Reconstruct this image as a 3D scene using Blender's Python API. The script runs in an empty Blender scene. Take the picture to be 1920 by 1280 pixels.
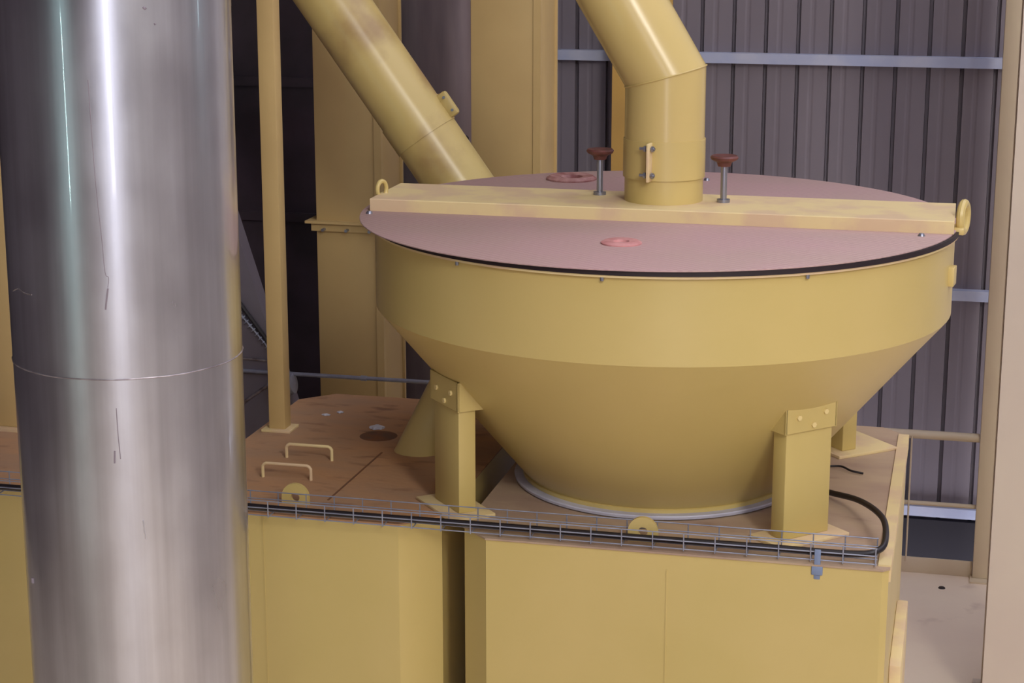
import bpy, bmesh, math, random
from mathutils import Vector, Matrix
random.seed(7)
C = bpy.context.scene.collection
PI = math.pi
R = math.radians
H = 4.1                 # camera height above the hall floor
T = 2.01                # height of the machine tops

# ------------------------------------------------------------------ camera
cam_d = bpy.data.cameras.new('camera')
cam = bpy.data.objects.new('camera', cam_d); C.objects.link(cam)
cam_d.sensor_width = 36.0
cam_d.lens = 36.0 * 3560.0 / 1920.0
cam_d.clip_end = 200
cam.location = (0, 0, H)
cam.rotation_euler = (R(90 - 13.37), 0, R(13.6))
bpy.context.scene.camera = cam

# ------------------------------------------------------------------ light and exposure
sc = bpy.context.scene
sc.view_settings.view_transform = 'Standard'
sc.view_settings.look = 'None'
sc.view_settings.gamma = 1
sc.view_settings.use_curve_mapping = False
sc.view_settings.exposure = 0.0
w = bpy.data.worlds.new('world'); sc.world = w; w.use_nodes = True
w.node_tree.nodes['Background'].inputs[0].default_value = (0.86, 0.86, 1.0, 1)
w.node_tree.nodes['Background'].inputs[1].default_value = 2.7

def area(name, loc, target, sx, sy, power, col):
    l = bpy.data.lights.new(name, 'AREA'); l.shape = 'RECTANGLE'
    l.size = sx; l.size_y = sy; l.energy = power; l.color = col
    o = bpy.data.objects.new(name, l); C.objects.link(o)
    o.location = loc
    d = Vector(target) - Vector(loc)
    o.rotation_euler = d.to_track_quat('-Z', 'Y').to_euler()
    return o
area('gate_daylight', (3.4, -11.5, 3.9), (-1, 6.6, 2.4), 1.0, 6.0, 160, (0.90, 0.90, 1.0))
area('skylight', (4.1, -2.6, 7.8), (-0.5, 6.6, 2.2), 1.4, 3.0, 430, (1.0, 0.96, 0.88))
area('window_strip_daylight', (-8.3, -10.2, 1.95), (-1.9, 4.0, 2.4), 0.08, 1.9, 45, (0.68, 1.0, 0.98))
area('side_strip_daylight', (4.5, 6.8, 3.6), (-1.9, 4.0, 3.5), 0.08, 0.5, 2, (0.6, 0.9, 1.0))

# ------------------------------------------------------------------ materials
def s2l(c):
    c = c / 255.0
    return c / 12.92 if c <= 0.04045 else ((c + 0.055) / 1.055) ** 2.4
def col(r, g, b): return (s2l(r), s2l(g), s2l(b), 1)

def mat(name, c1, c2=None, scale=3.0, rough=0.5, metal=0.0, bump=0.0, bscale=40, lo=0.35, hi=0.65,
        stretch=(1, 1, 1), c3=None, scale3=20, lo3=0.55, hi3=0.7, spec=0.5, detail=6):
    m = bpy.data.materials.new(name); m.use_nodes = True
    nt = m.node_tree; n = nt.nodes; L = nt.links; b = n['Principled BSDF']
    b.inputs['Roughness'].default_value = rough; b.inputs['Metallic'].default_value = metal
    b.inputs['Specular IOR Level'].default_value = spec
    b.inputs['Base Color'].default_value = c1
    geo = n.new('ShaderNodeNewGeometry')
    mp = n.new('ShaderNodeMapping'); mp.inputs['Scale'].default_value = stretch
    L.new(geo.outputs['Position'], mp.inputs['Vector'])
    out = None
    if c2:
        t = n.new('ShaderNodeTexNoise'); t.inputs['Scale'].default_value = scale; t.inputs['Detail'].default_value = detail
        L.new(mp.outputs[0], t.inputs['Vector'])
        r = n.new('ShaderNodeValToRGB'); r.color_ramp.elements[0].position = lo; r.color_ramp.elements[1].position = hi
        r.color_ramp.elements[0].color = c1; r.color_ramp.elements[1].color = c2
        L.new(t.outputs['Fac'], r.inputs[0]); out = r.outputs[0]
    if c3:
        t = n.new('ShaderNodeTexNoise'); t.inputs['Scale'].default_value = scale3; t.inputs['Detail'].default_value = 8
        L.new(mp.outputs[0], t.inputs['Vector'])
        r = n.new('ShaderNodeValToRGB'); r.color_ramp.elements[0].position = lo3; r.color_ramp.elements[1].position = hi3
        r.color_ramp.elements[0].color = (0, 0, 0, 1); r.color_ramp.elements[1].color = (1, 1, 1, 1)
        L.new(t.outputs['Fac'], r.inputs[0])
        mx = n.new('ShaderNodeMix'); mx.data_type = 'RGBA'
        L.new(r.outputs[0], mx.inputs[0])
        if out: L.new(out, mx.inputs[6])
        else: mx.inputs[6].default_value = c1
        mx.inputs[7].default_value = c3; out = mx.outputs[2]
    if out: L.new(out, b.inputs['Base Color'])
    if bump:
        t = n.new('ShaderNodeTexNoise'); t.inputs['Scale'].default_value = bscale; t.inputs['Detail'].default_value = 4
        L.new(mp.outputs[0], t.inputs['Vector'])
        bp = n.new('ShaderNodeBump'); bp.inputs['Strength'].default_value = bump; bp.inputs['Distance'].default_value = 0.01
        L.new(t.outputs['Fac'], bp.inputs['Height']); L.new(bp.outputs[0], b.inputs['Normal'])
    m['b'] = 1
    return m

M = {}
M['yellow'] = mat('sand_yellow_paint', col(197, 175, 107), col(202, 179, 113), 2.2, 0.36, bump=0.04, bscale=9)
M['pipe_yellow'] = mat('glossy_yellow_pipe_paint', col(202, 180, 112), col(206, 182, 116), 2.2, 0.30, bump=0.03, bscale=9, c3=col(168, 138, 88), scale3=2.6, lo3=0.52, hi3=0.68)
M['gloss_yellow'] = mat('glossy_sand_yellow_paint', col(201, 178, 112), col(205, 181, 117), 2.2, 0.24, bump=0.03, bscale=9)
M['yellow_dull'] = mat('dull_sand_yellow_paint', col(190, 162, 108), col(198, 170, 114), 3, 0.55, bump=0.04, bscale=9)
M['yellow_dust'] = mat('dusty_yellow_paint', col(222, 200, 146), col(212, 184, 146), 6, 0.7, lo=0.45, hi=0.6)
M['rusty_top'] = mat('brown_dust_over_paint', col(186, 140, 98), col(168, 134, 104), 3.0, 0.85, bump=0.15, bscale=40,
                     c3=col(138, 100, 74), scale3=9, lo3=0.56, hi3=0.75, stretch=(0.7, 1.6, 1))
M['beige_top'] = mat('beige_dust_over_paint', col(182, 158, 130), col(166, 140, 120), 3.5, 0.85, bump=0.1, bscale=40,
                     c3=col(146, 120, 100), scale3=7, lo3=0.6, hi3=0.8, stretch=(0.7, 1.6, 1))
M['galv'] = mat('galvanised_steel', col(168, 172, 186), col(148, 152, 170), 14, 0.42, metal=0.55)
M['girt'] = mat('galvanised_girt', col(172, 180, 208), col(190, 194, 212), 5, 0.5, metal=0.1)
M['dark_gasket'] = mat('black_rubber', col(32, 18, 24), rough=0.6)
M['black'] = mat('black_cable', col(26, 20, 26), rough=0.45)
M['red'] = mat('rusty_red_knob', col(112, 62, 56), col(84, 48, 44), 30, 0.55)
M['pink'] = mat('faded_red_ring', col(208, 150, 146), col(190, 124, 122), 20, 0.6)
M['rustring'] = mat('dusty_red_wheel', col(140, 84, 80), col(182, 138, 130), 22, 0.6)
M['clad'] = mat('grey_cladding', col(128, 120, 128), col(122, 114, 122), 1.6, 0.6, stretch=(3, 1, 0.5))
M['foot_shade'] = mat('painted_foot_shade', col(30, 25, 32), rough=0.8)  # near-black colour carries the shadow at the foot of the back wall
M['dark_steel_shade'] = mat('dark_steel_and_bay_shade', col(84, 70, 82), col(60, 52, 58), 2.0, 0.6)  # dark steel on the outlet skirt; painted-in shade on the bay box
M['greysteel'] = mat('dull_grey_steel', col(122, 114, 126), col(130, 124, 134), 4, 0.5, metal=0.2)
M['beige'] = mat('cream_painted_steel', col(212, 196, 166), col(206, 188, 162), 2, 0.45)
M['beige2'] = mat('cream_column_paint', col(216, 202, 182), col(208, 192, 176), 1.2, 0.5)
M['floor'] = mat('pale_concrete', col(238, 220, 196), col(230, 210, 188), 1.5, 0.75, bump=0.05, c3=col(206, 184, 164), scale3=4, lo3=0.62, hi3=0.8)
M['seal'] = mat('pale_sealant', col(200, 200, 214), col(176, 176, 192), 8, 0.5)
M['white'] = mat('white_rag', col(215, 215, 222), rough=0.9)
M['blue'] = mat('blue_grey_clip', col(120, 134, 162), rough=0.5)
M['ochre'] = mat('ochre_paint', col(206, 164, 86), col(196, 156, 84), 3, 0.5)
M['hallwall'] = mat('hall_wall_grey', col(150, 142, 146), rough=0.8)
M['palewall'] = mat('pale_wall_panel', col(206, 202, 204), rough=0.8)
M['darkwall'] = mat('dark_wall_panel', col(84, 76, 84), rough=0.8)
M['weld'] = mat('weld_bead', col(178, 170, 172), col(130, 120, 122), 30, 0.4, metal=0.7)
M['bolt'] = mat('zinc_bolt', col(150, 152, 164), rough=0.35, metal=0.8)
M['yellow_bolt'] = mat('painted_bolt', col(226, 204, 142), rough=0.5)
M['stain'] = mat('orange_rust_stain', col(128, 82, 48), col(108, 78, 58), 18, 0.85)

def steel_mat(name, base, r0, r1, dark):
    m = bpy.data.materials.new(name); m.use_nodes = True
    nt = m.node_tree; n = nt.nodes; L = nt.links; b = n['Principled BSDF']
    b.inputs['Metallic'].default_value = 1.0
    b.inputs['Coat Weight'].default_value = 0.7; b.inputs['Coat Roughness'].default_value = 0.045
    tc = n.new('ShaderNodeTexCoord')
    mp = n.new('ShaderNodeMapping'); mp.inputs['Scale'].default_value = (14, 14, 0.35)
    L.new(tc.outputs['Object'], mp.inputs['Vector'])
    t = n.new('ShaderNodeTexNoise'); t.inputs['Scale'].default_value = 1.6; t.inputs['Detail'].default_value = 7
    L.new(mp.outputs[0], t.inputs['Vector'])
    mp2 = n.new('ShaderNodeMapping'); mp2.inputs['Scale'].default_value = (3.5, 3.5, 2.2)
    L.new(tc.outputs['Object'], mp2.inputs['Vector'])
    t2 = n.new('ShaderNodeTexNoise'); t2.inputs['Scale'].default_value = 1.3; t2.inputs['Detail'].default_value = 5
    L.new(mp2.outputs[0], t2.inputs['Vector'])
    mul = n.new('ShaderNodeMath'); mul.operation = 'MULTIPLY'
    L.new(t.outputs['Fac'], mul.inputs[0]); L.new(t2.outputs['Fac'], mul.inputs[1])
    r = n.new('ShaderNodeValToRGB')
    r.color_ramp.elements[0].position = 0.10; r.color_ramp.elements[0].color = dark
    r.color_ramp.elements[1].position = 0.34; r.color_ramp.elements[1].color = base
    L.new(mul.outputs[0], r.inputs[0]); L.new(r.outputs[0], b.inputs['Base Color'])
    mr = n.new('ShaderNodeMapRange'); mr.inputs[1].default_value = 0.3; mr.inputs[2].default_value = 0.7
    mr.inputs[3].default_value = r0; mr.inputs[4].default_value = r1
    L.new(t2.outputs['Fac'], mr.inputs[0]); L.new(mr.outputs[0], b.inputs['Roughness'])
    bp = n.new('ShaderNodeBump'); bp.inputs['Strength'].default_value = 0.06; bp.inputs['Distance'].default_value = 0.01
    L.new(t2.outputs['Fac'], bp.inputs['Height']); L.new(bp.outputs[0], b.inputs['Normal'])
    return m
M['steel'] = steel_mat('brushed_stainless', col(204, 206, 212), 0.27, 0.37, col(172, 172, 178))
M['steel_dull'] = mat('dull_stainless', col(176, 162, 164), col(150, 138, 142), 3, 0.5, metal=0.5, stretch=(3, 3, 0.4))

def lid_mat():
    m = mat('mauve_tread_lid', col(188, 154, 150), col(182, 154, 144), 2.5, 0.6)
    nt = m.node_tree; n = nt.nodes; L = nt.links; b = n['Principled BSDF']
    g = n.new('ShaderNodeNewGeometry')
    mp = n.new('ShaderNodeMapping'); mp.inputs['Rotation'].default_value = (0, 0, R(38)); L.new(g.outputs['Position'], mp.inputs['Vector'])
    wv = n.new('ShaderNodeTexWave'); wv.inputs['Scale'].default_value = 14; wv.inputs['Distortion'].default_value = 0.3
    L.new(mp.outputs[0], wv.inputs['Vector'])
    wv2 = n.new('ShaderNodeTexWave'); wv2.inputs['Scale'].default_value = 14; wv2.bands_direction = 'Y'
    L.new(mp.outputs[0], wv2.inputs['Vector'])
    ad = n.new('ShaderNodeMath'); ad.operation = 'ADD'
    L.new(wv.outputs['Fac'], ad.inputs[0]); L.new(wv2.outputs['Fac'], ad.inputs[1])
    bp = n.new('ShaderNodeBump'); bp.inputs['Strength'].default_value = 0.22; bp.inputs['Distance'].default_value = 0.003
    old = b.inputs['Base Color'].links[0].from_socket
    rr = n.new('ShaderNodeMapRange'); rr.inputs[1].default_value = 0.5; rr.inputs[2].default_value = 1.6; rr.inputs[3].default_value = 0.0; rr.inputs[4].default_value = 0.22
    L.new(ad.outputs[0], rr.inputs[0])
    mx = n.new('ShaderNodeMix'); mx.data_type = 'RGBA'; mx.inputs[7].default_value = col(150, 104, 116)
    L.new(rr.outputs[0], mx.inputs[0]); L.new(old, mx.inputs[6]); L.new(mx.outputs[2], b.inputs['Base Color'])
    L.new(ad.outputs[0], bp.inputs['Height']); L.new(bp.outputs[0], b.inputs['Normal'])
    return m
M['lid'] = lid_mat()

# ------------------------------------------------------------------ mesh helpers
def link(name, bm, m, parent=None, smooth=True, ang=35):
    me = bpy.data.meshes.new(name)
    bmesh.ops.recalc_face_normals(bm, faces=bm.faces[:])
    bm.to_mesh(me); bm.free()
    me.materials.append(M[m] if isinstance(m, str) else m)
    if smooth:
        me.shade_smooth(); me.set_sharp_from_angle(angle=R(ang))
    o = bpy.data.objects.new(name, me); C.objects.link(o)
    if parent: o.parent = parent
    return o
def thing(name, label, cat, loc=(0, 0, 0), rz=0, group=None):
    o = bpy.data.objects.new(name, None); C.objects.link(o); o.empty_display_size = 0.1
    o.location = loc; o.rotation_euler = (0, 0, rz)
    o['label'] = label; o['category'] = cat
    if group: o['group'] = group
    return o
def tag(o, label, cat, group=None):
    o['label'] = label; o['category'] = cat
    if group: o['group'] = group
    return o
def struct(o): o['kind'] = 'structure'; return o

def box(bm, x0, x1, y0, y1, z0, z1, bev=0.0, mtx=None):
    v = [bm.verts.new(p) for p in [(x0,y0,z0),(x1,y0,z0),(x1,y1,z0),(x0,y1,z0),(x0,y0,z1),(x1,y0,z1),(x1,y1,z1),(x0,y1,z1)]]
    f = [bm.faces.new([v[i] for i in q]) for q in [(0,3,2,1),(4,5,6,7),(0,1,5,4),(1,2,6,5),(2,3,7,6),(3,0,4,7)]]
    if bev:
        es = list({e for ff in f for e in ff.edges})
        r = bmesh.ops.bevel(bm, geom=es, offset=bev, segments=2, affect='EDGES', profile=0.5)
        vv = list({x for ff in r['faces'] for x in ff.verts} | {x for x in v if x.is_valid})
    else: vv = v
    if mtx:
        vs = set()
        for x in vv:
            if x.is_valid: vs.add(x)
        bmesh.ops.transform(bm, matrix=mtx, verts=list(vs))
    return bm
def prism(bm, poly, z0, z1, bev=0.0, axis='Z'):
    def P(a, b, c):
        return (a, b, c) if axis == 'Z' else ((c, a, b) if axis == 'X' else (a, c, b))
    lo = [bm.verts.new(P(a, b, z0)) for a, b in poly]; hi = [bm.verts.new(P(a, b, z1)) for a, b in poly]
    k = len(poly); fs = [bm.faces.new(lo[::-1]), bm.faces.new(hi)]
    for i in range(k):
        j = (i + 1) % k; fs.append(bm.faces.new([lo[i], lo[j], hi[j], hi[i]]))
    if bev:
        es = list({e for ff in fs for e in ff.edges})
        bmesh.ops.bevel(bm, geom=es, offset=bev, segments=2, affect='EDGES', profile=0.5)
    return bm
def lathe(bm, prof, n=96, c=(0, 0), closed=False):
    rings = []
    for r, z in prof:
        if r < 1e-6: rings.append([bm.verts.new((c[0], c[1], z))])
        else: rings.append([bm.verts.new((c[0] + r*math.cos(2*PI*i/n), c[1] + r*math.sin(2*PI*i/n), z)) for i in range(n)])
    pairs = list(zip(rings[:-1], rings[1:]))
    if closed: pairs.append((rings[-1], rings[0]))
    for a, b in pairs:
        for i in range(n):
            j = (i + 1) % n
            if len(a) == 1 and len(b) == 1: continue
            if len(a) == 1: bm.faces.new([a[0], b[j], b[i]])
            elif len(b) == 1: bm.faces.new([a[i], a[j], b[0]])
            else: bm.faces.new([a[i], a[j], b[j], b[i]])
    return bm
def tube(bm, pts, r, n=12, cap=True, planes=None):
    pts = [Vector(p) for p in pts]; rings = []
    t0 = (pts[1] - pts[0]).normalized()
    up = Vector((0, 0, 1)) if abs(t0.z) < 0.9 else Vector((0, 1, 0))
    u = t0.cross(up).normalized()
    for i, p in enumerate(pts):
        if i == 0: t = t0; d = t
        elif i == len(pts) - 1: t = (pts[i] - pts[i-1]).normalized(); d = t
        else:
            a = (pts[i] - pts[i-1]).normalized(); b = (pts[i+1] - pts[i]).normalized()
            t = (a + b).normalized(); d = a
        u = (u - u.dot(d) * d).normalized(); v = d.cross(u).normalized()
        ring = []
        for k in range(n):
            q = u * math.cos(2*PI*k/n) * r + v * math.sin(2*PI*k/n) * r
            nn = planes[i] if planes and planes[i] is not None else t
            nn = Vector(nn)
            s = -q.dot(nn) / d.dot(nn)          # mitre: slide along the incoming direction
            ring.append(bm.verts.new(p + q + d * s))
        rings.append(ring)
    for a, b in zip(rings[:-1], rings[1:]):
        for i in range(n):
            j = (i + 1) % n; bm.faces.new([a[i], a[j], b[j], b[i]])
    if cap: bm.faces.new(rings[0][::-1]); bm.faces.new(rings[-1])
    return bm
def arc(c, r, a0, a1, n, plane='XZ'):
    out = []
    for i in range(n + 1):
        a = a0 + (a1 - a0) * i / n; x = r*math.cos(a); z = r*math.sin(a)
        out.append((c[0]+x, c[1], c[2]+z) if plane == 'XZ' else ((c[0], c[1]+x, c[2]+z) if plane == 'YZ' else (c[0]+x, c[1]+z, c[2])))
    return out
def frame(loc, ang): return Matrix.Translation(loc) @ Matrix.Rotation(ang, 4, 'Z')
def N(): return bmesh.new()

# ------------------------------------------------------------------ the hall
bm = N(); box(bm, -9, 4.7, -12.5, 11.368, -0.2, 0)      # raised deck, ends in a drop behind the guard rail
struct(link('floor', bm, 'floor', smooth=False))
struct(link('floor_lower', box(N(), -9, 4.7, 11.368, 12.2, -3.2, -3.0), 'foot_shade', smooth=False))
# ribbed metal cladding: pans with narrow deep ribs
def cladding(x0, x1, y, z0, z1, phase, pitch=0.2003, depth=0.045):
    bm = N(); pts = []
    k0 = math.floor((x0 - phase) / pitch)
    x = phase + k0 * pitch
    while x < x1:
        for dx, dy in [(-0.013, 0), (-0.009, depth), (0.009, depth), (0.013, 0), (0.066, 0), (0.078, 0.003), (0.092, 0.003), (0.104, 0)]:
            if x0 <= x + dx <= x1: pts.append((x + dx, y + dy))
        x += pitch
    pts = [(x0, y)] + pts + [(x1, y)]
    lo = [bm.verts.new((a, b, z0)) for a, b in pts]; hi = [bm.verts.new((a, b, z1)) for a, b in pts]
    for i in range(len(pts) - 1): bm.faces.new([lo[i], lo[i+1], hi[i+1], hi[i]])
    b2 = [bm.verts.new((a, y + 0.1, z)) for a, z in [(x0, z0), (x1, z0), (x1, z1), (x0, z1)]]
    bm.faces.new(b2)
    return bm
struct(link('wall_back', cladding(-9, 1.5, 12.0, 0.13, 9.5, -1.473), 'clad', smooth=False))
struct(link('wall_reflector', box(N(), 1.5, 4.6, 12.0, 12.1, -3, 9.5), 'palewall', smooth=False))  # unseen pale wall, put in to brighten the steel duct's reflection
struct(link('roof_blocker', box(N(), -9.1, -0.2, -12.6, 12.2, 9.5, 9.7), 'hallwall', smooth=False))  # unseen part roof, added to keep ambient light off the left side
struct(link('wall_left', box(N(), -9.1, -9.0, -12.5, 12.2, 0, 9.5), 'darkwall', smooth=False))
struct(link('wall_right', box(N(), 4.6, 4.7, -12.5, 12.2, 0, 9.5), 'palewall', smooth=False))  # unseen side wall, set close and pale so the duct reflects it
bm = N(); box(bm, -9, 2.6, -12.6, -12.5, 0, 9.5); box(bm, 4.4, 4.6, -12.6, -12.5, 0, 9.5); box(bm, 2.6, 4.4, -12.6, -12.5, 7, 9.5)
struct(link('wall_front', bm, 'hallwall', smooth=False))
struct(link('shade_strip_back', box(N(), -9, 1.5, 11.95, 12.1, -3, 0.15), 'foot_shade', smooth=False))  # dark strip painted in where the wall foot lies in shadow
for k, z in enumerate((H - 1.022, H - 2.465, H - 3.89)):
    bm = N()                                           # C-section purlin, open side down
    prof = [(11.93, z-0.032), (11.93, z+0.032), (12.0, z+0.032), (12.0, z+0.028), (11.934, z+0.028), (11.934, z-0.028), (12.0, z-0.028), (12.0, z-0.032)]
    prism(bm, prof, -9, 1.5, axis='X')
    o = struct(link('trim_%d' % (k + 1), bm, 'girt', smooth=False))

# cream column, frame post, guard rail on the right
t = thing('steel_column', 'broad cream painted steel column at the right edge of the photo', 'column', (0.41, 9.5, 0))
bm = N(); box(bm, -0.2, 0.2, -0.19, -0.165, 0, 9.5); box(bm, -0.2, 0.2, 0.165, 0.19, 0, 9.5); box(bm, -0.008, 0.19, -0.165, 0.165, 0, 9.5); box(bm,-0.195,-0.18,-0.165,0.165,0,9.5)
link('column_shaft', bm, 'beige2', t, smooth=False)
link('base_plate', box(N(), -0.24, 0.24, -0.23, 0.23, 0, 0.02), 'beige2', t, smooth=False)
t = thing('frame_post', 'slim cream square post between the guard rail and the broad column', 'post', (0.202, 11.36, 0))
link('post_shaft', box(N(), -0.045, 0.047, -0.05, 0.05, 0.012, 9.5, 0.004), 'beige', t)
link('foot_plate', box(N(), -0.06, 0.08, -0.12, 0.08, 0, 0.012), 'beige', t, smooth=False)
t = thing('guard_rail', 'low cream guard rail in front of the grey ribbed wall, right of the tank', 'railing', (-1.0, 11.36, 0))
link('top_rail', tube(N(), [(-0.6, 0, 0.885), (1.155, 0, 0.885)], 0.027, 16), 'beige', t)
link('middle_rail', tube(N(), [(-0.6, 0, 0.45), (1.155, 0, 0.45)], 0.014, 12), 'beige', t)
link('toe_board', box(N(), -0.6, 1.155, -0.006, 0.006, 0.0, 0.10, 0.002), 'beige', t)
link('thin_rod', tube(N(), [(0.755, -0.03, 0.88), (0.755, -0.03, 0.08)], 0.0055, 8), 'beige', t)
link('rail_post', box(N(), -0.62, -0.57, -0.025, 0.025, 0, 0.9), 'beige', t, smooth=False)
tag(link('floor_anchor', lathe(N(), [(0, 0.006), (0.018, 0.006), (0.022, 0)], 16, (-0.02, 11.12)), 'black'), 'small dark anchor stub on the pale floor before the toe board', 'anchor')
t = thing('wall_column', 'ochre column against the ribbed wall, mostly behind the bent inlet pipe', 'column', (-2.0, 11.7, 0))
link('column_shaft', box(N(), -0.185, 0.185, -0.02, 0.0, -3, 9.4), 'ochre', t, smooth=False)
link('column_web', box(N(), -0.13, -0.11, 0.0, 0.2, -3, 9.4), 'ochre', t, smooth=False)

# ------------------------------------------------------------------ far-left background
t = thing('dark_bay_box', 'tall dark-coloured box standing for the unlit bay behind the yellow post', 'backdrop', (-4.9, 10.6, 0))  # added box; its dark colour stands in for an unlit bay
link('shade_box', box(N(), -2.3, 1.55, -0.7, 0.7, 0, 9.4), 'dark_steel_shade', t, smooth=False)
for z in (1.2, 2.3, 3.05, 4.2, 5.2): link('shade_box_rib', box(N(), -2.3, 1.55, -0.725, -0.7, z, z + 0.05), 'dark_steel_shade', t, smooth=False)
t = thing('steel_silo', 'dull stainless cylinder standing between the two yellow elevator trunks', 'silo', (-2.78, 10.45, 0))
link('silo_shell', lathe(N(), [(0, 9.3), (0.5, 9.3), (0.5, 0), (0, 0)], 64), 'steel_dull', t)
for z in (H - 0.42, H - 1.9): link('silo_band', lathe(N(), [(0.5, z-0.01), (0.512, z), (0.5, z+0.01)], 64), 'steel_dull', t)

def trunk(x0, x1, y0, y1, label, flange_z, name='elevator_trunk'):
    t = thing(name, label, 'duct', ((x0+x1)/2, y0, 0), 0, 'yellow elevator trunks')
    hw = (x1-x0)/2; d = y1-y0
    link('trunk_casing', box(N(), -hw, hw, 0, d, 0, 9.3, 0.004), 'yellow_dull', t)
    link('corner_angle', box(N(), hw-0.03, hw+0.006, -0.006, 0.03, 0, 9.3), 'yellow_dull', t, smooth=False)
    link('corner_angle', box(N(), hw-0.03, hw+0.012, d-0.012, d+0.006, 0, 9.3), 'yellow_dull', t, smooth=False)
    for z in flange_z:
        bm = N()
        prism(bm, [(-hw-0.045, -0.045), (hw+0.045, -0.045), (hw+0.045, d+0.045), (-hw-0.045, d+0.045)], z, z+0.012)
        prism(bm, [(-hw-0.02, -0.02), (hw+0.02, -0.02), (hw+0.02, d+0.02), (-hw-0.02, d+0.02)], z-0.04, z)
        fl = link('flange', bm, 'yellow_dull', t, smooth=False)
        for x in (-0.12, 0.0, 0.12):
            link('flange_bolt', tube(N(), [(x, -0.05, z-0.03), (x, -0.02, z-0.03)], 0.008, 8), 'bolt', fl)
    return t
trunk(-3.126, -2.79, 8.8, 9.14, 'left rectangular yellow trunk with a flange, behind the slanting pipe', (H-1.60, H+0.6))
trunk(-2.331, -1.995, 8.8, 9.14, 'right rectangular yellow trunk beside the bent inlet pipe', (H-2.8, H+0.6))
bm = N(); tube(bm, arc((-2.36, 8.8, H-1.165), 0.014, 0, 2*PI, 12)[:-1] + [(-2.346, 8.8, H-1.165)], 0.005, 6)
tag(link('hook', bm, 'black'), 'tiny dark hook on the left edge of the right yellow trunk', 'hook')

t = thing('sloping_hood', 'dull grey sloping steel hood behind the yellow post', 'hood', (-4.0, 8.6, 0))
bm = N(); prism(bm, [(-1.2, 0), (0.80, 0), (0.80, H-2.5), (0.49, H-1.498), (0.40, H-1.24), (-1.2, H-1.24)], 0, 0.10, axis='Y')
link('hood_shell', bm, 'greysteel', t, smooth=False)
link('hood_seam', tube(N(), [(0.50, -0.004, H-2.52), (0.72, -0.004, H-2.36)], 0.008, 8), 'weld', t)
link('hood_seam', tube(N(), [(0.40, -0.004, H-2.26), (0.69, -0.004, H-2.27)], 0.006, 8), 'weld', t)
bm = N(); lathe(bm, [(0, -0.07), (0.05, -0.06), (0.06, 0), (0.05, 0.06), (0, 0.07)], 24)
bmesh.ops.transform(bm, matrix=Matrix.Translation((0.76, -0.03, H-2.38)) @ Matrix.Rotation(R(80), 4, 'Y'), verts=bm.verts[:])
link('rounded_boss', bm, 'galv', t)
tag(link('hanging_cable', tube(N(), [(-3.62, 8.588, H-1.80), (-3.48, 8.588, H-1.955), (-3.34, 8.588, H-2.14), (-3.24, 8.588, H-2.3)], 0.011, 8), 'black'), 'thin black cable sloping across the grey hood, left of the post', 'cable')
t = thing('ribbed_hose', 'pale ribbed hose just under the thin black cable', 'hose', (0, 0, 0))
link('hose_core', tube(N(), [(-3.56, 8.592, H-1.925), (-3.31, 8.592, H-2.21)], 0.006, 8), 'galv', t)
for i in range(14):
    a = Vector((-3.55 + 0.0175*i, 8.592, H - 1.936 - 0.0199*i)); dd = Vector((0.66, 0, -0.75))*0.003
    link('hose_rib', tube(N(), [a - dd, a + dd], 0.017, 10), 'galv', t)
t = thing('galvanised_tube', 'thin galvanised tube running level across the foot of the left trunk', 'tube', (-3.13, 8.589, H-2.327))
link('tube_run', tube(N(), [(-0.78, 0, 0), (0.66, 0, 0)], 0.010, 10), 'galv', t)
link('tube_sleeve', tube(N(), [(0.29, 0, 0), (0.32, 0, 0)], 0.0135, 10), 'galv', t)

# ------------------------------------------------------------------ machine housings
def housing(name, label, X0, X1, Y0, Y1, ch, top_mat, cr=None):
    cr = ch if cr is None else cr
    t = thing(name, label, 'machine', ((X0+X1)/2, (Y0+Y1)/2, 0), 0, None)
    hx = (X1-X0)/2; hy = (Y1-Y0)/2
    def octo(g): 
        return [(-hx+ch-g*0.4, -hy-g), (hx-cr+g*0.4, -hy-g), (hx+g, -hy+cr-g*0.4), (hx+g, hy-ch), (hx-ch, hy+g), (-hx+ch, hy+g), (-hx-g, hy-ch), (-hx-g, -hy+ch-g*0.4)]
    link('housing_body', prism(N(), octo(0), 0, T-0.006), 'yellow', t, smooth=False)
    link('top_plate', prism(N(), octo(0.004), T-0.006, T), top_mat, t, smooth=False)
    return t, hx, hy
ml, hx, hy = housing('filter_housing', 'yellow machine housing left of the gap, with rust brown dusty top', -2.69, -1.695, 5.86, 7.43, 0.12, 'rusty_top')
link('weld_seam', box(N(), -hx+0.385, -hx+0.389, -hy-0.002, -hy+0.002, 0, T), 'yellow', ml, smooth=False)
bm = N()
prism(bm, [(0.06, -0.60), (0.067, -0.60), (0.077, 0.0), (0.07, 0.0)], T, T+0.002)
link('lid_joint', bm, 'stain', ml, smooth=False)
def handle(x0, x1, y, z, par, m='yellow_dust'):
    bm = N(); r = 0.02
    pts = [(x0, y, z)] + [(x0, y, z+0.042)] + [(x0+0.006, y, z+0.050), (x0+0.014, y, z+0.054)] + [(x1-0.014, y, z+0.054), (x1-0.006, y, z+0.050), (x1, y, z+0.042), (x1, y, z)]
    tube(bm, pts, 0.006, 10); return link('lift_handle', bm, m, par)
def world(par, x, y): return x - par.location.x, y - par.location.y
for (xa, xb, y) in [(-2.45, -2.27, 6.50), (-2.45, -2.265, 6.25)]:
    a, yy = world(ml, xa, y); b, _ = world(ml, xb, y); handle(a, b, yy, T, ml)
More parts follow.
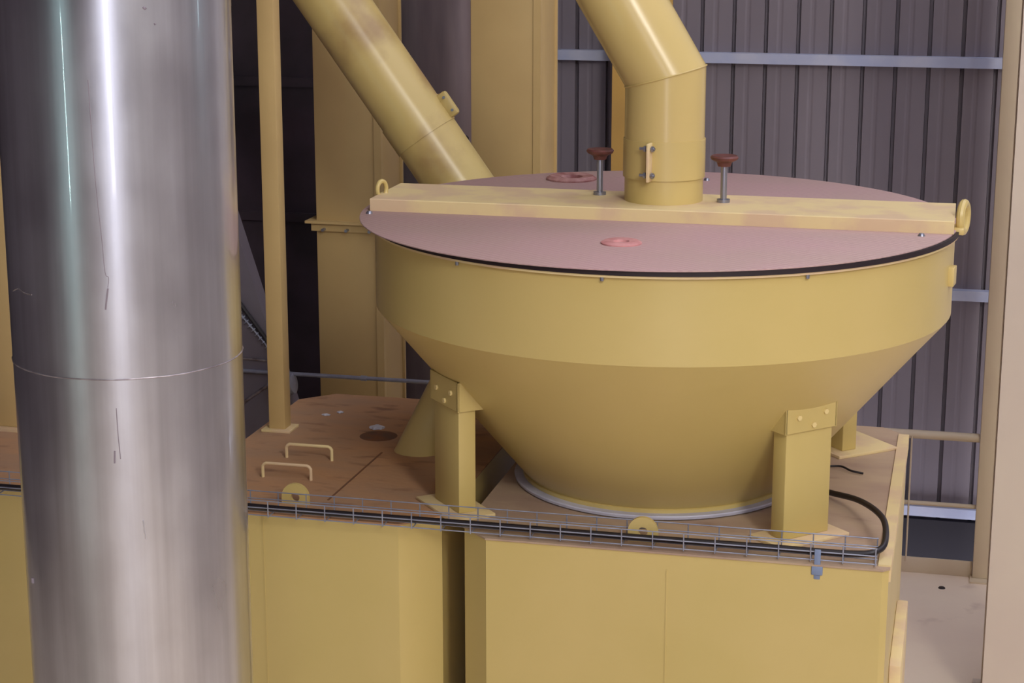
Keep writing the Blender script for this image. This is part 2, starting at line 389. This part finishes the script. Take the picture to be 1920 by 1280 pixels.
def lift_eye(par, X, Y, r=0.05, hole=0.016, th=0.014, m='yellow', cz=0.026):
    x, y = world(par, X, Y); bm = N(); n = 28
    def ring(rad, yy, flat):
        out = []
        for i in range(n):
            a = 2*PI*i/n; px = rad*math.cos(a); pz = rad*math.sin(a)
            if flat and pz < 0: px = rad*(1 if px > 0 else -1)*min(1, abs(math.cos(a))*1.6); pz = -cz if abs(px) < rad*1.01 else pz
            out.append(bm.verts.new((x+px, yy, T+cz+pz)))
        return out
    o0, o1 = ring(r, y-th/2, True), ring(r, y+th/2, True); i0, i1 = ring(hole, y-th/2, False), ring(hole, y+th/2, False)
    for i in range(n):
        j = (i+1) % n
        for q in ([o0[i], o0[j], i0[j], i0[i]], [o1[j], o1[i], i1[i], i1[j]], [o0[j], o0[i], o1[i], o1[j]], [i0[i], i0[j], i1[j], i1[i]]): bm.faces.new(q)
    return link('lifting_eye', bm, m, par)
lift_eye(ml, -2.225, 5.98)
bm = N(); lathe(bm, [(0, T+0.002), (0.05, T+0.003), (0.075, T)], 20, world(ml, -2.20, 6.86)); link('rust_patch', bm, 'stain', ml)

mr_, hx, hy = housing('screener_housing', 'wide yellow machine housing right of the gap, under the round tank', -1.59, -0.176, 5.79, 7.45, 0.10, 'beige_top', 0.02)
link('weld_seam', box(N(), -0.002, 0.002, -hy-0.002, -hy+0.002, 0, T-0.06), 'yellow', mr_, smooth=False)
link('rim_strip', box(N(), hx-0.035, hx+0.006, -hy+0.03, hy-0.1, T-0.05, T+0.006), 'yellow_dust', mr_, smooth=False)
lift_eye(mr_, -0.977, 5.876, cz=0.036)
link('side_door', box(N(), hx, hx+0.042, -0.30, 0.35, 0.3, T-0.54, 0.006), 'yellow_dust', mr_)
m3, _, _ = housing('cooler_housing', 'yellow machine housing glimpsed at the left edge, behind the steel duct', -4.5, -3.1, 5.90, 7.0, 0.08, 'rusty_top')
t = thing('end_post', 'yellow square post on the leftmost housing, at the left edge of the photo', 'post', (-3.68, 6.7, T))
link('post_shaft', box(N(), -0.1, 0.1, -0.1, 0.1, 0.012, 1.4, 0.004), 'yellow_dull', t)
link('foot_plate', box(N(), -0.13, 0.13, -0.13, 0.13, 0, 0.012), 'yellow_dust', t, smooth=False)

t = thing('support_post', 'slender yellow square post rising beside the steel duct', 'post', (-2.61, 6.86, T))
link('post_shaft', box(N(), -0.034, 0.034, -0.034, 0.034, 0.01, 4.6, 0.004), 'yellow_dull', t)
link('foot_plate', box(N(), -0.06, 0.06, -0.055, 0.055, 0, 0.011, 0.002), 'yellow_dust', t)

# ------------------------------------------------------------------ low spout under the tank, slanting pipe behind, bent pipe on top
d = Vector((-2.712 + 2.174, 0, 0.749)); d = d / d.length    # direction of the slanting pipe, upward left
t = thing('slanting_pipe', 'long slanting yellow pipe descending behind the tank lid', 'pipe', (-2.18, 7.92, H-1.208))
PR = 0.143
low = -d * 2.6
link('pipe_run', tube(N(), [low, d*0.30], PR, 48), 'pipe_yellow', t)
link('upper_run', tube(N(), [d*0.30, d*3.5], PR, 48), 'pipe_yellow', t)
q = d.to_track_quat('Z', 'Y').to_matrix().to_4x4()
bm = N(); lathe(bm, [(PR, 0.20), (PR+0.005, 0.20), (PR+0.005, 0.325), (PR, 0.325)], 48); bmesh.ops.transform(bm, matrix=q, verts=bm.verts[:])
cl = link('clamp_band', bm, 'pipe_yellow', t)
side = Vector((d.z, 0, -d.x))      # up-right, perpendicular to the pipe
bm = N(); mt = Matrix((( d.x, 0, side.x, 0), (d.y, 1, side.y, 0), (d.z, 0, side.z, 0), (0, 0, 0, 1)))
box(bm, 0.205, 0.32, -0.02, 0.02, PR-0.01, PR+0.045, 0.012, mtx=mt)
tab = link('clamp_tab', bm, 'yellow', cl)
for s in (0.23, 0.295): link('clamp_bolt', tube(N(), [d*s + side*(PR+0.028) + Vector((0,-0.028,0)), d*s + side*(PR+0.028) + Vector((0,0.03,0))], 0.006, 8), 'bolt', cl)

BX, BY = -1.052, 6.645     # axis of the bent pipe
BR = 0.1415
BT = H - 1.073              # top of the cross bar
t = thing('bent_inlet_pipe', 'thick yellow bent pipe standing on the tank cross bar', 'pipe', (BX, BY, BT))
e = (-0.52, 0, 0.86)
ez = H - 0.635 - BT
k = Vector(e).normalized(); pl = (k + Vector((0,0,1))).normalized()
link('upright_section', tube(N(), [(0,0,0.105), (0,0,ez)], BR, 64, planes=[(0,0,1), pl]), 'gloss_yellow', t)
link('slanted_section', tube(N(), [(0,0,ez), Vector((0,0,ez)) + k*2.6], BR, 64, planes=[pl, k]), 'gloss_yellow', t)
link('lower_collar', lathe(N(), [(BR-0.002, 0), (BR-0.002, 0.105), (BR-0.012, 0.105)], 64), 'yellow', t)
bm = N(); lathe(bm, [(BR, 0.085), (BR+0.004, 0.085), (BR+0.004, 0.22), (BR, 0.22)], 64)
cb = link('clamp_band', bm, 'yellow', t)
lathe_w = N()
tube(lathe_w, [((BR+0.001)*math.cos(a), (BR+0.001)*math.sin(a), 0) for a in [2*PI*i/64 for i in range(65)]], 0.003, 6)
bmesh.ops.transform(lathe_w, matrix=Matrix.Translation((0,0,ez)) @ Vector((0,0,1)).rotation_difference(pl).to_matrix().to_4x4() @ Matrix.Scale(1/math.cos(R(15.6)), 4, (1,0,0)), verts=lathe_w.verts[:])
link('weld_bead', lathe_w, 'yellow', t)
va = math.atan2(-BY, -BX) - 0.30     # side facing the camera, slightly left
va2 = math.atan2(-BY, -BX) - 0.33
bm = N(); box(bm, BR-0.005, BR+0.042, -0.004, 0.006, 0.085, 0.22, 0.003, mtx=Matrix.Rotation(va2, 4, 'Z'))
link('clamp_tab', bm, 'yellow_dust', cb)
for z in (0.107, 0.2):
    bm = N()
    m2 = Matrix.Rotation(va2, 4, 'Z')
    tube(bm, [m2 @ Vector((BR+0.022, -0.034, z)), m2 @ Vector((BR+0.022, 0.022, z))], 0.0055, 8)
    tube(bm, [m2 @ Vector((BR+0.022, 0.010, z)), m2 @ Vector((BR+0.022, 0.018, z))], 0.011, 6)
    tube(bm, [m2 @ Vector((BR+0.022, -0.018, z)), m2 @ Vector((BR+0.022, -0.010, z))], 0.011, 6)
    link('clamp_bolt', bm, 'bolt', cb)

# ------------------------------------------------------------------ the round tank
CX, CY = -1.05, 6.607
LZ = H - 1.117              # top of the lid
tank = thing('round_tank', 'big round yellow hopper tank with mauve lid on four legs', 'tank', (CX, CY, T))
def Z(z): return z - T
RS = 1.018
link('tank_drum', lathe(N(), [(RS, Z(LZ-0.03)), (RS, Z(H-1.425)), (RS-0.012, Z(H-1.437)), (RS-0.012, Z(LZ-0.03))], 160, closed=True), 'yellow', tank)
link('tank_cone', lathe(N(), [(RS-0.001, Z(H-1.4255)), (0.478, Z(H-2.068)), (0.47, Z(H-2.068)), (RS-0.012, Z(H-1.44))], 160, closed=True), 'yellow', tank)
link('rim_flange', lathe(N(), [(RS-0.01, Z(LZ-0.022)), (RS+0.014, Z(LZ-0.022)), (RS+0.014, Z(LZ-0.03)), (RS-0.01, Z(LZ-0.03))], 160, closed=True), 'yellow_dust', tank)
link('rim_gasket', lathe(N(), [(0.9, Z(LZ-0.006)), (RS+0.018, Z(LZ-0.006)), (RS+0.018, Z(LZ-0.022)), (0.9, Z(LZ-0.022))], 160, closed=True), 'dark_gasket', tank)
lid = link('lid', lathe(N(), [(0, Z(LZ)), (1.047, Z(LZ)), (1.050, Z(LZ-0.002)), (1.050, Z(LZ-0.005)), (1.045, Z(LZ-0.006)), (0, Z(LZ-0.006))], 160, (-0.023, 0)), 'lid', tank)
link('cone_flange', lathe(N(), [(0.478, Z(H-2.055)), (0.492, Z(H-2.060)), (0.492, Z(H-2.072)), (0.46, Z(H-2.072))], 128, closed=True), 'yellow', tank)
link('outlet_ring', lathe(N(), [(0.46, Z(H-2.072)), (0.522, Z(H-2.072)), (0.524, Z(H-2.076)), (0.522, Z(H-2.085)), (0.46, Z(H-2.085))], 128, closed=True), 'seal', tank)
link('outlet_skirt', lathe(N(), [(0.50, Z(H-2.085)), (0.50, 0.0)], 128), 'dark_steel_shade', tank)
link('spout_pipe', tube(N(), [(-1.988-CX, 6.71-CY, 0.0), (-1.988-CX+0.29, 6.74-CY, 0.58)], 0.088, 40, planes=[(0,0,1), (0,0,1)]), 'yellow', tank)
# lid fittings
link('inspection_ring', lathe(N(), [(0.026, Z(LZ+0.008)), (0.056, Z(LZ+0.010)), (0.067, Z(LZ+0.004)), (0.067, Z(LZ-0.001)), (0.022, Z(LZ-0.001))], 40, (-1.084-CX, 5.992-CY), closed=True), 'pink', lid)
link('back_ring', lathe(N(), [(0.045, Z(LZ+0.012)), (0.085, Z(LZ+0.016)), (0.10, Z(LZ+0.006)), (0.10, Z(LZ-0.001)), (0.035, Z(LZ-0.001))], 40, (-1.53-CX, 7.33-CY), closed=True), 'rustring', lid)
for (X, Y) in [(-1.004, 7.427), (-0.14, 6.36), (-2.06, 6.36)]: link('lid_bolt', lathe(N(), [(0, Z(LZ+0.010)), (0.008, Z(LZ+0.009)), (0.012, Z(LZ+0.003)), (0.013, Z(LZ-0.001))], 12, (X-CX, Y-CY)), 'bolt', lid)
for aa in (-91, -55, -120): link('rim_bolt', lathe(N(), [(0, Z(LZ-0.026)), (0.006, Z(LZ-0.026)), (0.006, Z(LZ-0.042)), (0, Z(LZ-0.042))], 10, (1.026*math.cos(R(aa)), 1.026*math.sin(R(aa)))), 'bolt', tank)
# cross bar: a shallow folded channel
x0, x1 = -2.075-CX, -0.036-CX; y0, y1 = 6.415-CY, 6.80-CY
bm = N(); zt = Z(BT); zb = Z(LZ)
prism(bm, [(y0, zb), (y0, zt-0.003), (y0+0.003, zt), (y1-0.003, zt), (y1, zt-0.003), (y1, zb)], x0, x1, axis='X')
bar = link('cross_bar', bm, 'yellow_dust', tank, smooth=False)
def dring(x, yc, z, ry, rz, r, par, name='lifting_ring'):
    pts = [(x + 0.010*math.cos(a), yc + ry*math.cos(a), z + rz*math.sin(a)) for a in [2*PI*i/28 for i in range(29)]]
    bm = N(); tube(bm, pts, r, 10); return link(name, bm, 'yellow', par)
rr = dring(x1+0.028, 6.56-CY, Z(H-1.082), 0.040, 0.048, 0.0145, bar)
link('ring_lug', box(N(), x1-0.002, x1+0.034, 6.50-CY, 6.60-CY, Z(H-1.135), Z(H-1.11), 0.006), 'yellow', bar)
dring(x0+0.006, 6.54-CY, Z(H-1.058), 0.022, 0.030, 0.008, bar)
link('ring_lug', box(N(), x0-0.02, x0+0.004, 6.55-CY, 6.68-CY, Z(LZ), Z(BT-0.006), 0.004), 'yellow', bar)
def screw(X, Y, tilt=0):
    x, y = X-CX, Y-CY
    s = link('clamp_screw', lathe(N(), [(0, zt+0.13), (0.0115, zt+0.13), (0.0115, zt+0.012), (0.023, zt+0.011), (0.023, zt)], 20, (x, y)), 'bolt', bar)
    link('knob', lathe(N(), [(0, zt+0.128), (0.022, zt+0.128), (0.027, zt+0.142), (0.046, zt+0.152), (0.050, zt+0.160), (0.045, zt+0.166), (0.02, zt+0.162), (0, zt+0.162)], 24, (x, y)), 'red', s)
screw(-0.836, 6.632); screw(-1.294, 6.70)
# latch on the drum
bm = N(); box(bm, RS-0.01, RS+0.018, -0.03, 0.03, Z(H-1.30), Z(H-1.235), 0.003, mtx=Matrix.Rotation(R(-8), 4, 'Z'))
link('side_latch', bm, 'yellow', tank)
# legs, radial, with bolted brackets and gussets
for i, a in enumerate((-139, -44.5, 41, 139)):
    mt = Matrix.Rotation(R(a), 4, 'Z'); w2 = 0.097; ro = 0.83 if i else 0.855; ri = ro - 0.065; fx = 0.16 if i == 2 else 0.05
    bm = N(); box(bm, ri, ro, -w2, w2, 0.012, Z(H-1.67), 0.004, mtx=mt)
    leg = link('leg', bm, 'yellow', tank)
    bm = N(); box(bm, ri-0.05, ro+fx, -w2-0.05, w2+0.05, 0, 0.012, 0.002, mtx=mt)
    link('foot_plate', bm, 'yellow_dust', leg)
    bm = N(); g = 0.008
    zl = Z(H-1.715); zh = Z(H-1.613)
    box(bm, ro, ro+g, -w2-0.012, w2+0.012, zl, zh, 0.002, mtx=mt)
    for s in (-1, 1):
        y = s*(w2+0.012) - (g if s > 0 else 0)
        b0 = N(); v = []
        prof = [(ro+g, zl), (ro+g, zh), (ro-0.005, zh), (ro-0.165, zl)]
        lo_ = [b0.verts.new((p, y, q_)) for p, q_ in prof]; hi_ = [b0.verts.new((p, y+g, q_)) for p, q_ in prof]
        b0.faces.new(lo_[::-1]); b0.faces.new(hi_)
        for k_ in range(4): j_ = (k_+1) % 4; b0.faces.new([lo_[k_], lo_[j_], hi_[j_], hi_[k_]])
        bmesh.ops.transform(b0, matrix=mt, verts=b0.verts[:])
        tmp = bpy.data.meshes.new('tmp'); b0.to_mesh(tmp); b0.free(); bm.from_mesh(tmp); bpy.data.meshes.remove(tmp)
    br = link('bracket', bm, 'yellow', tank, smooth=False)
    for yy, zz in ((-0.055, zh-0.05), (0.058, zh-0.044), (0.008, zh-0.082)):
        p = mt @ Vector((ro+g-0.002, yy, zz)); q_ = mt @ Vector((ro+g+0.007, yy, zz)); link('bracket_bolt', tube(N(), [p, q_], 0.0095, 6), 'yellow_bolt', br)

# ------------------------------------------------------------------ tray, cable
TY0, TY1, TZ = 5.80, 5.895, T + 0.012
t = thing('wire_cable_tray', 'galvanised wire mesh cable tray along the front of the machine tops', 'cable tray', (-1.9, 5.85, T))
def W(x, y, z): return (x+1.9, y-5.85, z-T)
bm = N(); XA, XB = -4.2, -0.215
for (y, z) in ((TY0, TZ), (TY0, TZ+0.027), (TY0+0.048, TZ), (TY1, TZ), (TY1, TZ+0.027), (TY1, TZ+0.054), (TY0, TZ+0.052)):
    link('long_wire', tube(N(), [W(XA, y, z), W(XB, y, z)], 0.0021, 6), 'galv', t)
x = XB - 0.004
while x > XA:
    link('cross_wire', tube(N(), [W(x, TY0-0.003, TZ+0.054), W(x, TY0-0.003, TZ-0.003), W(x, TY1+0.003, TZ-0.003), W(x, TY1+0.003, TZ+0.056)], 0.0022, 6), 'galv', t)
    x -= 0.102
bm = N(); box(bm, -0.41+1.9, -0.39+1.9, TY0-5.85-0.012, TY0-5.85-0.006, -0.05, 0.05, 0.002)
box(bm, -0.418+1.9, -0.382+1.9, TY0-5.85-0.016, TY0-5.85-0.008, -0.035, -0.005, 0.003)
link('tray_clip', bm, 'blue', t)
# smooth black cable lying in the tray, looping out over the right housing
def catmull(P, n=10):
    P = [Vector(p) for p in P]; P = [P[0]*2-P[1]] + P + [P[-1]*2-P[-2]]; out = []
    for i in range(1, len(P)-2):
        for k in range(n):
            s = k/n; a, b, c, d_ = P[i-1], P[i], P[i+1], P[i+2]
            out.append(0.5*((2*b) + (c-a)*s + (2*a-5*b+4*c-d_)*s*s + (3*b-a-3*c+d_)*s**3))
    out.append(P[-2]); return out
cz = TZ + 0.016
pts = [(-4.2, 5.84, cz), (-3.2, 5.84, cz), (-2.6, 5.845, cz), (-2.1, 5.835, cz), (-1.55, 5.84, cz), (-1.0, 5.835, cz), (-0.6, 5.84, cz), (-0.30, 5.84, cz), (-0.215, 5.86, cz+0.01), (-0.195, 5.93, cz+0.03), (-0.215, 6.08, cz+0.05), (-0.30, 6.30, cz+0.03), (-0.42, 6.48, cz-0.004), (-0.49, 6.57, cz-0.01)]
tag(link('power_cable', tube(N(), catmull(pts), 0.0105, 12), 'black'), 'thick black cable lying in the wire tray and looping at its right end', 'cable')

# ------------------------------------------------------------------ litter on the tops
def scrap(name, X, Y, sx, sy, sz, m, label, cat, group=None):
    bm = N(); bmesh.ops.create_icosphere(bm, subdivisions=3, radius=1)
    rnd = random.Random(name + str(X))
    for v in bm.verts:
        k_ = 1 + 0.28*math.sin(5*v.co.x+3*X) * math.cos(4*v.co.y+Y) + rnd.uniform(-0.06, 0.06)
        v.co = Vector((v.co.x*sx*k_, v.co.y*sy*k_, max(-0.2, v.co.z)*sz))
        v.co.z += 0.2*sz
    o = link(name, bm, m); o.location = (X, Y, T+0.001); return tag(o, label, cat, group)
scrap('rag', -2.236, 6.96, 0.028, 0.024, 0.012, 'white', 'white scrap of rag on the rusty top beside the low spout', 'rag')
scrap('paper_scrap', -2.50, 7.10, 0.018, 0.012, 0.005, 'white', 'tiny pale paper scrap on the rusty top, the one nearer the post', 'paper')
scrap('paper_scrap', -2.455, 7.15, 0.014, 0.012, 0.005, 'white', 'tiny pale paper scrap on the rusty top, the farther of two', 'paper')
tag(link('twig', tube(N(), catmull([(-0.46, 6.84, T+0.008), (-0.40, 6.84, T+0.012), (-0.36, 6.80, T+0.010), (-0.315, 6.79, T+0.006)], 6), 0.004, 6), 'black'), 'thin dark offcut of wire on the right housing top, behind the front right leg', 'wire')
tag(link('conduit_stub', tube(N(), [(-1.66, 6.3, 1.30), (-1.645, 6.2, 1.26), (-1.625, 5.97, 1.22)], 0.02, 12), 'galv'), 'grey conduit end low in the gap between the two housings', 'conduit')

# ------------------------------------------------------------------ foreground stainless duct
DX, DY, DR = -1.9254, 4.0673, 0.2685
t = thing('stainless_duct', 'big vertical stainless steel duct in the left foreground', 'duct', (DX, DY, 0))
zs = H - 1.072
link('lower_section', lathe(N(), [(DR, 0), (DR, zs-0.001)], 160), 'steel', t)
link('upper_section', lathe(N(), [(DR+0.0006, zs), (DR+0.0006, H-0.26)], 160), 'steel', t)
link('top_section', lathe(N(), [(DR+0.001, H-0.26), (DR+0.001, 8.5), (0, 8.5)], 160), 'steel', t)
bm = N()
pts = []
for i in range(181):
    a = 2*PI*i/180; rr_ = DR + 0.001 + 0.0004*math.sin(37*a); pts.append((rr_*math.cos(a), rr_*math.sin(a), zs + 0.0004*math.sin(11*a)))
tube(bm, pts, 0.0017, 6); link('weld_bead', bm, 'weld', t)

# scuffs and smears on the duct shell
M['smear'] = mat('brown_smear', col(134, 124, 132), rough=0.6)
M['shine'] = mat('bright_scratch', col(226, 230, 240), rough=0.2, metal=0.9)
def scuff(name, L, r, m, par):
    pts = [((DR+0.0006)*math.cos(R(a)), (DR+0.0006)*math.sin(R(a)), H + z) for a, z in L]
    link(name, tube(N(), catmull(pts, 6), r, 6), m, par)
for o_ in t.children:
    if o_.name.startswith('upper_section'): up_ = o_
    if o_.name.startswith('lower_section'): lo_s = o_
scuff('scratch', [(-77.37, -0.40), (-76.91, -0.5167), (-76.19, -0.6341), (-74.84, -0.7411), (-73.97, -0.8252), (-72.5, -0.8374), (-73.0, -0.86)], 0.0009, 'smear', up_)
scuff('scratch', [(-73.0, -0.862), (-73.85, -0.8857), (-74.61, -0.91)], 0.0022, 'smear', up_)
scuff('scratch', [(-71.91, -1.1384), (-71.72, -1.1948), (-71.08, -1.2579)], 0.0011, 'smear', lo_s)
scuff('scratch', [(-73.69, -1.2387), (-73.99, -1.2677)], 0.0022, 'smear', lo_s)
scuff('scratch', [(-61.79, -1.4071), (-61.4, -1.43), (-60.93, -1.4526)], 0.0014, 'shine', lo_s)
scuff('weld_nick', [(-135.1, -0.8945), (-128, -0.884), (-122, -0.889), (-115.4, -0.889)], 0.0016, 'weld', up_)
scuff('smudge', [(-50.8, -0.246), (-49.9, -0.25), (-49.4, -0.2475)], 0.0030, 'smear', up_)
scuff('smudge', [(-45.6, -0.281), (-45.2, -0.285)], 0.0024, 'smear', up_)
scuff('smudge', [(-132.2, -1.588), (-132.0, -1.60)], 0.0040, 'smear', lo_s)
